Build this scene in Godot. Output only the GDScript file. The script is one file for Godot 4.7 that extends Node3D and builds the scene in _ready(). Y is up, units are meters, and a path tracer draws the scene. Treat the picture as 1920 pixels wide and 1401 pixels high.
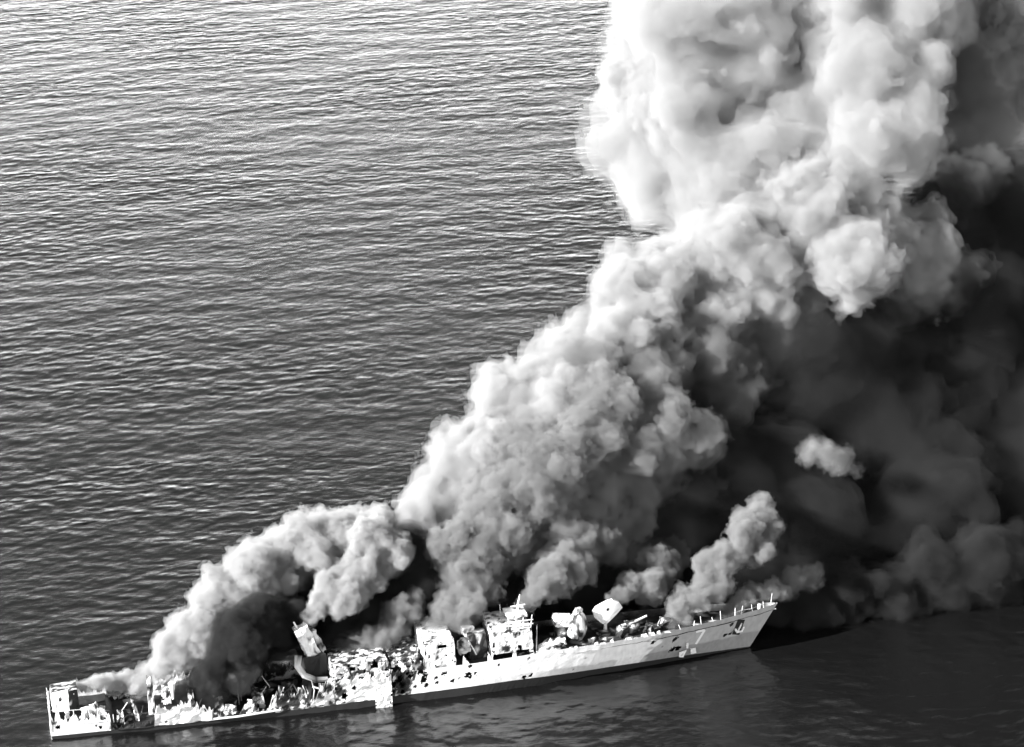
extends Node3D

# A burning, wrecked frigate seen from the air. The ship's own axes: x runs from the stern (0) to the bow (94), y up from the water, z to starboard (towards the camera).
var rng := RandomNumberGenerator.new()
var cell := FastNoiseLite.new()
var soft := FastNoiseLite.new()
var grime := FastNoiseLite.new()
var crease := FastNoiseLite.new()
var ship: Node3D
var paint_mat: StandardMaterial3D
var black_mat: StandardMaterial3D


func _ready() -> void:
	var cam := Camera3D.new()
	cam.name = "camera"
	cam.fov = 15.0
	cam.near = 1.0
	cam.far = 12000.0
	cam.position = Vector3(0, 143, 0)
	cam.basis = Basis(Vector3.RIGHT, deg_to_rad(-16.9)) * Basis(Vector3.BACK, deg_to_rad(-2.5))
	add_child(cam)
	cam.make_current()

	var env := Environment.new()
	env.background_mode = Environment.BG_SKY
	var sky := ProceduralSkyMaterial.new()
	sky.sky_top_color = Color(0.15, 0.15, 0.15)
	sky.sky_horizon_color = Color(0.94, 0.94, 0.94)
	sky.sky_energy_multiplier = 2.2
	sky.sky_curve = 0.036
	sky.ground_horizon_color = Color(0.3, 0.3, 0.3)
	sky.ground_bottom_color = Color(0.1, 0.1, 0.1)
	sky.sun_angle_max = 1.0
	env.sky = Sky.new()
	env.sky.sky_material = sky
	env.tonemap_mode = Environment.TONE_MAPPER_LINEAR
	env.tonemap_exposure = 3.2
	env.volumetric_fog_enabled = true
	env.volumetric_fog_density = 0.0
	env.sdfgi_enabled = true
	env.ssao_enabled = true
	env.ssil_enabled = true
	var world := WorldEnvironment.new()
	world.name = "world"
	world.environment = env
	add_child(world)

	var sun := DirectionalLight3D.new()
	sun.name = "sun"
	sun.light_energy = 1.6
	sun.light_color = Color(1, 1, 1)
	sun.light_angular_distance = 0.5
	sun.shadow_enabled = true
	add_child(sun)
	sun.look_at_from_position(Vector3.ZERO, -Vector3(-0.82, 0.46, 0.34))

	rng.seed = 11
	grime.seed = 5
	grime.noise_type = FastNoiseLite.TYPE_SIMPLEX
	grime.fractal_octaves = 4
	grime.frequency = 0.35
	crease.seed = 9
	crease.noise_type = FastNoiseLite.TYPE_SIMPLEX
	crease.fractal_octaves = 3
	crease.frequency = 0.5
	paint_mat = StandardMaterial3D.new()
	paint_mat.vertex_color_use_as_albedo = true
	paint_mat.roughness = 0.7
	paint_mat.metallic_specular = 0.3
	black_mat = StandardMaterial3D.new()
	black_mat.albedo_color = Color(0.012, 0.012, 0.012).linear_to_srgb()
	black_mat.roughness = 0.85

	var t0 := Time.get_ticks_msec()
	build_sea()
	print("sea ", Time.get_ticks_msec() - t0)
	build_ship()
	print("ship ", Time.get_ticks_msec() - t0)
	build_smoke()
	print("smoke ", Time.get_ticks_msec() - t0)


func tag(o: Node, label: String, category: String, group := "", kind := "") -> void:
	if label:
		o.set_meta("label", label)
	if category:
		o.set_meta("category", category)
	if group:
		o.set_meta("group", group)
	if kind:
		o.set_meta("kind", kind)


# ------------------------------------------------------------------ the sea

var swell := FastNoiseLite.new()
var chop := FastNoiseLite.new()


func wave(x: float, z: float) -> float:
	# wind sea running towards the camera: a low swell, steep chop on it and ripples on that
	var u := z * 0.98 + x * 0.12
	var v := x * 0.98 - z * 0.12
	var w := swell.get_noise_2d(v * 0.5, u)
	var g := 0.95 + 0.35 * swell.get_noise_2d(v * 0.12 + 900.0, u * 0.2)
	var u2 := z * 0.95 - x * 0.25 + w * 0.8
	var v2 := x * 0.95 + z * 0.25
	var a := 0.075 * w
	a += 0.054 * g * chop.get_noise_2d(v2 * 1.1, u2 * 2.0)
	a += 0.040 * g * chop.get_noise_2d(v * 1.9 + 300.0, u * 3.0 + w * 2.0)
	a += 0.029 * g * chop.get_noise_2d(v2 * 3.4 + 70.0, u2 * 5.0)
	a += 0.019 * chop.get_noise_2d(v * 6.5 + 70.0, u * 9.0)
	return a


func sea_sheet(me: ArrayMesh, x0: float, x1: float, z0: float, z1: float, h: float) -> void:
	var nx := int((x1 - x0) / h) + 1
	var nz := int((z1 - z0) / h) + 1
	var pos := PackedVector3Array()
	pos.resize(nx * nz)
	for k in nz:
		for i in nx:
			var x := x0 + i * h
			var z := z0 + k * h
			var y := wave(x, z)
			# the crests lean towards the camera, so that their fronts are steeper than their backs
			pos[k * nx + i] = Vector3(x + 0.5 * y, y, z + 3.6 * y)
	var nor := PackedVector3Array()
	nor.resize(nx * nz)
	for k in nz:
		for i in nx:
			var a := pos[k * nx + mini(i + 1, nx - 1)] - pos[k * nx + maxi(i - 1, 0)]
			var b := pos[mini(k + 1, nz - 1) * nx + i] - pos[maxi(k - 1, 0) * nx + i]
			nor[k * nx + i] = b.cross(a).normalized()
	var idx := PackedInt32Array()
	idx.resize((nx - 1) * (nz - 1) * 6)
	var n := 0
	for k in nz - 1:
		for i in nx - 1:
			var a := k * nx + i
			idx[n] = a
			idx[n + 1] = a + 1
			idx[n + 2] = a + nx
			idx[n + 3] = a + 1
			idx[n + 4] = a + nx + 1
			idx[n + 5] = a + nx
			n += 6
	commit(me, pos, nor, idx)


func commit(me: ArrayMesh, pos: PackedVector3Array, nor: PackedVector3Array, idx: PackedInt32Array, col := PackedColorArray()) -> void:
	var arr := []
	arr.resize(Mesh.ARRAY_MAX)
	arr[Mesh.ARRAY_VERTEX] = pos
	arr[Mesh.ARRAY_NORMAL] = nor
	arr[Mesh.ARRAY_INDEX] = idx
	if col.size():
		arr[Mesh.ARRAY_COLOR] = col
	me.add_surface_from_arrays(Mesh.PRIMITIVE_TRIANGLES, arr)


func build_sea() -> void:
	swell.seed = 3
	swell.noise_type = FastNoiseLite.TYPE_SIMPLEX
	swell.fractal_type = FastNoiseLite.FRACTAL_NONE
	swell.frequency = 0.07
	chop.seed = 4
	chop.noise_type = FastNoiseLite.TYPE_SIMPLEX
	chop.fractal_type = FastNoiseLite.FRACTAL_NONE
	chop.frequency = 0.13
	var me := ArrayMesh.new()
	sea_sheet(me, -100.0, 110.0, -430.0, -285.0, 0.45)
	sea_sheet(me, -150.0, 150.0, -650.6, -429.6, 0.75)
	sea_sheet(me, -200.0, 200.0, -1000.0, -650.0, 1.1)
	# beyond the frame the sea goes on as a coarser sheet
	var pos := PackedVector3Array([Vector3(-6000, -0.35, -9000), Vector3(6000, -0.35, -9000), Vector3(6000, -0.35, 3000), Vector3(-6000, -0.35, 3000)])
	commit(me, pos, PackedVector3Array([Vector3.UP, Vector3.UP, Vector3.UP, Vector3.UP]), PackedInt32Array([0, 1, 2, 0, 2, 3]))
	var m := StandardMaterial3D.new()
	m.albedo_color = Color(0.005, 0.005, 0.005).linear_to_srgb()
	m.roughness = 0.21
	m.metallic_specular = 0.5
	var ripples := FastNoiseLite.new()
	ripples.seed = 8
	ripples.frequency = 0.02
	ripples.fractal_octaves = 4
	var tex := NoiseTexture2D.new()
	tex.width = 512
	tex.height = 512
	tex.seamless = true
	tex.as_normal_map = true
	tex.bump_strength = 3.0
	tex.noise = ripples
	m.normal_enabled = true
	m.normal_texture = tex
	m.normal_scale = 0.4
	m.uv1_triplanar = true
	m.uv1_world_triplanar = true
	m.uv1_scale = Vector3(0.06, 0.06, 0.11)
	var o := MeshInstance3D.new()
	o.name = "sea"
	o.mesh = me
	o.material_override = m
	add_child(o)
	tag(o, "choppy grey sea around the burning ship", "", "", "structure")

# ------------------------------------------------------------------ the ship

func lerp_table(t: Array, x: float) -> float:
	for k in t.size() - 1:
		if x <= t[k + 1][0]:
			return lerpf(t[k][1], t[k + 1][1], clampf((x - t[k][0]) / (t[k + 1][0] - t[k][0]), 0.0, 1.0))
	return t[-1][1]


const DECK_HALF := [[0.0, 4.2], [10.0, 4.9], [20.0, 5.2], [60.0, 5.2], [70.0, 4.95], [78.0, 4.2], [86.0, 2.75], [91.0, 1.35], [94.2, 0.06]]
const WATER_HALF := [[0.0, 3.9], [15.0, 4.8], [30.0, 5.15], [55.0, 5.1], [65.0, 4.35], [75.0, 2.9], [84.0, 1.35], [94.2, 0.05]]
const TOP := [[0.0, 3.0], [5.0, 2.6], [7.2, 2.2], [7.9, 1.3], [10.0, 0.9], [12.6, 1.0], [13.4, 2.7], [16.5, 3.3], [19.5, 2.6], [21.0, 1.5], [24.0, 1.2], [27.7, 1.1], [28.1, 3.3], [30.0, 2.2], [31.5, 2.9], [33.5, 2.0], [34.8, 3.6], [35.2, 4.3], [46.0, 4.2], [54.0, 4.3], [64.0, 4.8], [77.0, 5.1], [86.0, 5.5], [94.2, 5.8]]
const BOOT := [[0.0, 0.35], [7.0, 0.45], [20.0, 0.5], [36.0, 0.75], [46.0, 1.05], [60.0, 1.25], [75.0, 1.0], [86.0, 0.5], [94.2, 0.15]]
const HOLES := [[53.3, 3.98, 0.24], [60.9, 4.09, 0.17], [57.1, 3.74, 0.17], [54.3, 2.98, 0.2], [53.4, 2.81, 0.38], [53.8, 2.54, 0.24], [51.6, 2.22, 0.26], [50.0, 3.36, 0.24], [49.2, 2.87, 0.2], [49.5, 2.26, 0.22], [50.2, 3.41, 0.24], [52.3, 2.5, 0.15], [45.3, 1.5, 0.27], [47.6, 2.84, 0.45], [47.6, 3.57, 0.4], [46.9, 4.0, 0.42], [48.2, 2.12, 0.3], [46.8, 1.99, 0.22], [45.7, 3.5, 0.38], [77.6, 3.91, 0.3], [80.8, 3.75, 0.36], [0.5, 2.2, 0.33], [0.9, 1.5, 0.28], [6.3, 1.0, 0.24], [3.7, 2.3, 0.18], [5.7, 1.3, 0.16], [38.6, 2.78, 0.3], [37.5, 1.8, 0.4], [36.2, 2.91, 0.24], [61.4, 1.5, 0.26], [62.2, 1.65, 0.26], [88.5, 4.3, 0.28], [89.3, 4.5, 0.21], [88.6, 2.75, 0.28], [89.3, 2.9, 0.24], [81.5, 2.1, 0.4], [82.3, 2.15, 0.4], [14.6, 1.0, 0.2], [19.8, 2.0, 0.3], [29.2, 1.4, 0.25], [33.0, 1.3, 0.3], [43.6, 2.6, 0.5], [44.3, 3.3, 0.45], [43.2, 3.6, 0.3], [45.0, 2.5, 0.4], [42.9, 1.9, 0.25], [44.0, 1.7, 0.22]]
# [from x, to x, how burnt]: where fire has taken the paint
const BURNT := [[7.6, 13.2, 1.0], [20.5, 28.0, 0.35], [28.0, 35.0, 0.3], [35.0, 38.0, 0.0], [42.4, 46.5, 0.42], [66.5, 69.5, -0.6], [75.0, 94.3, -0.7]]


func burnt(x: float) -> float:
	for b in BURNT:
		if x >= b[0] and x < b[1]:
			return b[2]
	return -0.75


func soot(p: Vector3, more: float, tone := 1.0) -> Color:
	# grey paint, patchy and streaked, with burnt blotches where the fire was
	var n := grime.get_noise_3dv(p * 1.6)
	var s := grime.get_noise_3d(p.x * 5.0, p.y * 1.2 + 40.0, p.z * 5.0)
	var k := smoothstep(-0.02, 0.34, n + 0.5 * s + more)
	var a := lerpf((0.78 + 0.14 * s + 0.08 * n) * tone, 0.03, k)
	return Color(a, a, a)


func scorch_and_shade(x: float, y: float) -> float:
	# the paint forward has turned grey; below the knuckle the shade of the hull's flare is painted in, save one patch
	var n := 1.6 * crease.get_noise_2d(x * 0.5, y * 0.7)
	var fore := smoothstep(77.4, 78.2, x + n)
	var low := smoothstep(0.1, 0.25, lerp_table(TOP, x) * 0.44 - y + 0.15 * n) * smoothstep(62.0, 70.0, x)
	if x > 74.0 and x < 77.6:
		low = 0.0
	return 1.0 - 0.5 * fore - 0.3 * low * (1.0 - 0.5 * fore)


func hull_point(x: float, y: float, side: float) -> Vector3:
	# x from 0 to 94.2 along the deck; the stem rakes back towards the water
	var reach := 94.2 - 3.9 * clampf(1.0 - y / 5.8, 0.0, 1.5)
	var t := x / 94.2
	var top := lerp_table(TOP, x) if x > 46.0 else 4.2
	var knuckle := top * 0.44
	var d := lerp_table(DECK_HALF, x)
	var w := lerp_table(WATER_HALF, x)
	var half := lerpf(lerpf(w, d, 0.62), d, clampf((y - knuckle) / (top - knuckle), 0.0, 1.0)) if y > knuckle else lerpf(w, lerpf(w, d, 0.62), y / knuckle)
	var p := Vector3(t * reach, y, side * maxf(half, 0.04))
	p.z += side * (0.03 * crease.get_noise_3d(x * 0.7, y * 1.0, side * 9.0) + 0.004 * cos(x * TAU / 1.8)) * clampf((94.0 - x) / 4.0, 0.0, 1.0)
	return p


func commit_part(called: String, st: SurfaceTool, mat: Material, parent: Node3D) -> MeshInstance3D:
	st.generate_normals()
	var o := MeshInstance3D.new()
	o.name = called
	o.mesh = st.commit()
	o.material_override = mat
	parent.add_child(o, true)
	return o


func begin() -> SurfaceTool:
	var st := SurfaceTool.new()
	st.begin(Mesh.PRIMITIVE_TRIANGLES)
	st.set_smooth_group(-1)
	return st


func face(st: SurfaceTool, a: Vector3, b: Vector3, c: Vector3, d: Vector3, ca: Color, cb: Color, cc: Color, cd: Color) -> void:
	for q in [[a, ca], [b, cb], [c, cc], [a, ca], [c, cc], [d, cd]]:
		st.set_color(q[1])
		st.add_vertex(q[0])


func hull_side(side: float) -> SurfaceTool:
	var st := begin()
	var nx := 640
	var ny := 34
	for i in nx:
		for j in ny:
			var q := []
			var mid := Vector2.ZERO
			for e in [[0, 0], [1, 0], [1, 1], [0, 1]]:
				var x: float = 94.2 * (i + e[0]) / nx
				var b := lerp_table(BOOT, x)
				var rag := 0.0
				if x < 46.0:
					rag = 0.8 * crease.get_noise_2d(x * 2.4, 5.0) + 0.5 * crease.get_noise_2d(x * 7.0, 15.0)
				var y: float = lerpf(b, maxf(lerp_table(TOP, x) + rag, b + 0.15), float(j + e[1]) / ny)
				var p := hull_point(x, y, side)
				if x > 7.5 and x < 46.0:
					p.z += side * 0.3 * crease.get_noise_3d(x * 0.6, y * 1.1, 3.0)
				q.append([p, soot(p + Vector3(0, 0, 20.0 * side), burnt(x) + 0.2 * crease.get_noise_2d(x * 0.4, y), scorch_and_shade(x, y))])
				mid += Vector2(x, y) * 0.25
			var open := false
			for h in HOLES:
				var dx: float = mid.x - h[0]
				if absf(dx) < 0.8 and side > 0.0:
					var r: float = h[2] * (1.0 + 0.5 * crease.get_noise_2d(mid.x * 6.0, mid.y * 6.0))
					if dx * dx + (mid.y - h[1]) * (mid.y - h[1]) < r * r:
						open = true
			if open:
				continue
			if side > 0.0:
				face(st, q[0][0], q[3][0], q[2][0], q[1][0], q[0][1], q[3][1], q[2][1], q[1][1])
			else:
				face(st, q[0][0], q[1][0], q[2][0], q[3][0], q[0][1], q[1][1], q[2][1], q[3][1])
	return st


func band(y0: Array, y1: float, side: float, out: float) -> SurfaceTool:
	var st := begin()
	for i in 140:
		var x0 := 94.2 * i / 140.0
		var x1 := 94.2 * (i + 1) / 140.0
		var q := [hull_point(x0, y1, side), hull_point(x1, y1, side), hull_point(x1, lerp_table(y0, x1), side), hull_point(x0, lerp_table(y0, x0), side)]
		for k in 4:
			q[k].z += side * out
		var c := Color.WHITE
		if side > 0.0:
			face(st, q[0], q[3], q[2], q[1], c, c, c, c)
		else:
			face(st, q[0], q[1], q[2], q[3], c, c, c, c)
	return st


func solid(o: Vector3, size: Vector3, turn: Vector3, more: float, dent: float, parts := 5) -> SurfaceTool:
	# a dented box standing on its base at o
	var st := begin()
	add_solid(st, o, size, turn, more, dent, parts)
	return st


func add_solid(st: SurfaceTool, o: Vector3, size: Vector3, turn: Vector3, more: float, dent: float, parts := 5) -> void:
	var b := Basis.from_euler(turn * PI / 180.0)
	for axis in 3:
		for s in [-1.0, 1.0]:
			var u := (axis + 1) % 3
			var w := (axis + 2) % 3
			for i in parts:
				for j in parts:
					var q := []
					for e in [[0, 0], [1, 0], [1, 1], [0, 1]]:
						var l := Vector3.ZERO
						l[axis] = 0.5 * s
						l[u] = float(i + e[0]) / parts - 0.5
						l[w] = float(j + e[1]) / parts - 0.5
						var p := l * size + Vector3(0, size.y * 0.5, 0)
						var g := o + p
						p += dent * Vector3(crease.get_noise_3dv(g * 1.5), crease.get_noise_3dv(g * 1.5 + Vector3(50, 0, 0)), crease.get_noise_3dv(g * 1.5 + Vector3(0, 50, 0)))
						var v := o + b * p
						q.append([v, soot(v, more)])
					if s > 0.0:
						face(st, q[0][0], q[3][0], q[2][0], q[1][0], q[0][1], q[3][1], q[2][1], q[1][1])
					else:
						face(st, q[0][0], q[1][0], q[2][0], q[3][0], q[0][1], q[1][1], q[2][1], q[3][1])


func sheet(a: Vector3, b: Vector3, c: Vector3, d: Vector3, nu: int, nv: int, more: float, dent: float, torn: float, thick := 0.08, open: Array = []) -> SurfaceTool:
	# a buckled steel plate with real thickness between four corners (a-b bottom, d-c top); torn: how much of it is eaten away; open: rectangles [u0, v0, u1, v1] cut out
	var st := begin()
	var n := (b - a).cross(d - a).normalized()
	var keep := {}
	for i in nu:
		for j in nv:
			var u := (i + 0.5) / nu
			var v := (j + 0.5) / nv
			var g := a.lerp(b, u).lerp(d.lerp(c, u), v)
			var edge := minf(minf(u, 1.0 - u), 1.0 - v) * 2.0
			var gone := crease.get_noise_3dv(g * 2.2 + Vector3(7, 7, 7)) + 0.25 * (1.0 - clampf(edge * 3.0, 0.0, 1.0)) > 0.62 - torn
			for r in open:
				if u > r[0] and v > r[1] and u < r[2] and v < r[3]:
					gone = true
			if not gone:
				keep[i * nv + j] = true
	# only the largest piece hangs together
	var best := {}
	var todo := keep.duplicate()
	while not todo.is_empty():
		var seed_: int = todo.keys()[0]
		var piece := {seed_: true}
		var stack := [seed_]
		todo.erase(seed_)
		while stack.size():
			var at: int = stack.pop_back()
			for nb in [at - nv, at + nv, at - 1 if at % nv > 0 else -1, at + 1 if at % nv < nv - 1 else -1]:
				if todo.has(nb):
					todo.erase(nb)
					piece[nb] = true
					stack.append(nb)
		if piece.size() > best.size():
			best = piece
	keep = best
	for key: int in keep:
		var i := key / nv
		var j := key % nv
		var f := []
		var k := []
		var cl := []
		for e in [[0, 0], [1, 0], [1, 1], [0, 1]]:
			var u := float(i + e[0]) / nu
			var v := float(j + e[1]) / nv
			var g := a.lerp(b, u).lerp(d.lerp(c, u), v)
			g += n * dent * (crease.get_noise_3dv(g * 1.1) + 0.4 * crease.get_noise_3dv(g * 3.0))
			f.append(g + n * thick * 0.5)
			k.append(g - n * thick * 0.5)
			cl.append(soot(g, more))
		face(st, f[0], f[3], f[2], f[1], cl[0], cl[3], cl[2], cl[1])
		face(st, k[0], k[1], k[2], k[3], cl[0], cl[1], cl[2], cl[3])
		for e in [[0, 1, 0, -1], [1, 2, 1, 0], [2, 3, 0, 1], [3, 0, -1, 0]]:
			var ni: int = i + e[2]
			var nj: int = j + e[3]
			if ni < 0 or nj < 0 or ni >= nu or nj >= nv or not keep.has(ni * nv + nj):
				var s: int = e[0]
				var t: int = e[1]
				face(st, f[s], f[t], k[t], k[s], cl[s], cl[t], cl[t], cl[s])
	return st


func tube(pts: Array, r0: float, r1: float, more: float, sides := 8) -> SurfaceTool:
	var st := begin()
	add_tube(st, pts, r0, r1, more, sides)
	return st


func add_tube(st: SurfaceTool, pts: Array, r0: float, r1: float, more: float, sides := 8) -> void:
	var rings := []
	for k in pts.size():
		var t: Vector3 = (pts[mini(k + 1, pts.size() - 1)] - pts[maxi(k - 1, 0)]).normalized()
		var s := t.cross(Vector3(0.13, 0.2, 1.0)).normalized()
		var w := t.cross(s)
		var r := lerpf(r0, r1, float(k) / (pts.size() - 1))
		var ring := []
		for j in sides:
			var p: Vector3 = pts[k] + (s * cos(TAU * j / sides) + w * sin(TAU * j / sides)) * r
			ring.append([p, soot(p, more)])
		rings.append(ring)
	for k in rings.size() - 1:
		for j in sides:
			var a: Array = rings[k][j]
			var b: Array = rings[k][(j + 1) % sides]
			var c: Array = rings[k + 1][(j + 1) % sides]
			var d: Array = rings[k + 1][j]
			face(st, a[0], d[0], c[0], b[0], a[1], d[1], c[1], b[1])
	for e in [0, rings.size() - 1]:
		var ring: Array = rings[e]
		for j in range(1, sides - 1):
			var q := [ring[0], ring[j], ring[j + 1]] if e == 0 else [ring[0], ring[j + 1], ring[j]]
			for v in q:
				st.set_color(v[1])
				st.add_vertex(v[0])


func dome(o: Vector3, size: Vector3, turn: Vector3, more: float, dent: float, cut := -0.5) -> SurfaceTool:
	# a dented rounded body; what lies below cut (of its half height) is flat
	var st := begin()
	var b := Basis.from_euler(turn * PI / 180.0)
	var nu := 22
	var nv := 14
	var grid := []
	for j in nv + 1:
		for i in nu + 1:
			var th := TAU * i / nu
			var ph := PI * (float(j) / nv - 0.5)
			var l := Vector3(cos(ph) * cos(th), maxf(sin(ph), cut), cos(ph) * sin(th))
			var p := o + b * (l * size)
			p += (b * l) * dent * crease.get_noise_3dv(p * 1.4)
			grid.append([p, soot(p, more)])
	for j in nv:
		for i in nu:
			var a: Array = grid[j * (nu + 1) + i]
			var c: Array = grid[j * (nu + 1) + i + 1]
			var d: Array = grid[(j + 1) * (nu + 1) + i + 1]
			var e: Array = grid[(j + 1) * (nu + 1) + i]
			face(st, a[0], c[0], d[0], e[0], a[1], c[1], d[1], e[1])
	return st


func slab(outline: PackedVector2Array, hole: PackedVector2Array, z0: float, z1: float, more: float, bulge: float) -> SurfaceTool:
	# a thick bulging panel whose outline lies in the ship's x-y plane
	var st := begin()
	var mid := Vector2.ZERO
	for p in outline:
		mid += p / outline.size()
	var at := func(p: Vector2, front: bool) -> Vector3:
		var d := (p - mid).length() / 2.2
		return Vector3(p.x, p.y, (z1 if front else z0) - bulge * d * d)
	var inner := PackedVector2Array()
	var n := outline.size()
	for k in hole.size():
		inner.append(hole[k])
	# rings between the hole and the outline, matched by angle
	var rings := 6
	var grid := []
	for r in rings + 1:
		var row := []
		for k in n:
			var p := inner[k].lerp(outline[k], float(r) / rings)
			row.append(p)
		grid.append(row)
	for front in [true, false]:
		for r in rings:
			for k in n:
				var q := [grid[r][k], grid[r][(k + 1) % n], grid[r + 1][(k + 1) % n], grid[r + 1][k]]
				var v := []
				for p in q:
					v.append(at.call(p, front))
				if not front:
					v.reverse()
				face(st, v[0], v[1], v[2], v[3], soot(v[0], more), soot(v[1], more), soot(v[2], more), soot(v[3], more))
	for r in [0, rings]:
		for k in n:
			var a: Vector2 = grid[r][k]
			var b: Vector2 = grid[r][(k + 1) % n]
			var v := [at.call(a, true), at.call(b, true), at.call(b, false), at.call(a, false)]
			face(st, v[0], v[1], v[2], v[3], soot(v[0], more), soot(v[1], more), soot(v[2], more), soot(v[3], more))
	return st


func house(called: String, x0: float, x1: float, z0: float, z1: float, y0: float, y1: float, more: float, dent: float, torn: float, open: Array) -> Node3D:
	var o := Node3D.new()
	o.name = called
	ship.add_child(o, true)
	var nu := int((x1 - x0) / 0.24)
	var nv := int((y1 - y0) / 0.22)
	var nw := int((z1 - z0) / 0.3)
	var p := func(x: float, y: float, z: float) -> Vector3: return Vector3(x, y, z)
	commit_part("side_wall", sheet(p.call(x0, y0, z1), p.call(x1, y0, z1), p.call(x1 - 0.12, y1, z1 - 0.15), p.call(x0 + 0.1, y1, z1 - 0.15), nu, nv, more, dent, torn, 0.08, open), paint_mat, o)
	commit_part("side_wall", sheet(p.call(x1, y0, z0), p.call(x0, y0, z0), p.call(x0 + 0.1, y1, z0 + 0.15), p.call(x1 - 0.12, y1, z0 + 0.15), nu, nv, more, dent, torn), paint_mat, o)
	commit_part("end_wall", sheet(p.call(x1 + 0.05, y0, z1), p.call(x1 + 0.05, y0, z0), p.call(x1 - 0.07, y1, z0 + 0.15), p.call(x1 - 0.07, y1, z1 - 0.15), nw, nv, more + 0.3, dent, torn), paint_mat, o)
	commit_part("end_wall", sheet(p.call(x0 - 0.05, y0, z0), p.call(x0 - 0.05, y0, z1), p.call(x0 + 0.05, y1, z1 - 0.15), p.call(x0 + 0.05, y1, z0 + 0.15), nw, nv, more, dent, torn), paint_mat, o)
	commit_part("roof", sheet(p.call(x0, y1 + 0.06, z1 - 0.1), p.call(x1 - 0.1, y1 + 0.06, z1 - 0.1), p.call(x1 - 0.1, y1 + 0.06, z0 + 0.1), p.call(x0, y1 + 0.06, z0 + 0.1), nu, nw, more + 0.15, dent * 0.7, torn), paint_mat, o)
	return o


func on_hull(x: float, y: float, out: float) -> Vector3:
	# x in the ship's own metres, not along the raked stem
	var reach := 94.2 - 3.9 * clampf(1.0 - y / 5.8, 0.0, 1.5)
	var p := hull_point(x * 94.2 / reach, y, 1.0)
	return p + Vector3(0.15, 0, 1).normalized() * out


func strip(p: Array, width: float, out: float, more: float) -> SurfaceTool:
	# a flat painted stroke lying on the starboard side, p: points (x, y) of its middle line
	var st := begin()
	for k in p.size() - 1:
		var a: Vector2 = p[k]
		var b: Vector2 = p[k + 1]
		var w := (b - a).normalized().orthogonal() * width * 0.5
		for s in 4:
			var a2 := a.lerp(b, s / 4.0)
			var b2 := a.lerp(b, (s + 1) / 4.0)
			var q := [on_hull(a2.x + w.x, a2.y + w.y, out), on_hull(b2.x + w.x, b2.y + w.y, out), on_hull(b2.x - w.x, b2.y - w.y, out), on_hull(a2.x - w.x, a2.y - w.y, out)]
			var c := Color(0.8, 0.8, 0.8)
			face(st, q[0], q[1], q[2], q[3], c, c, c, c)
	return st


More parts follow.
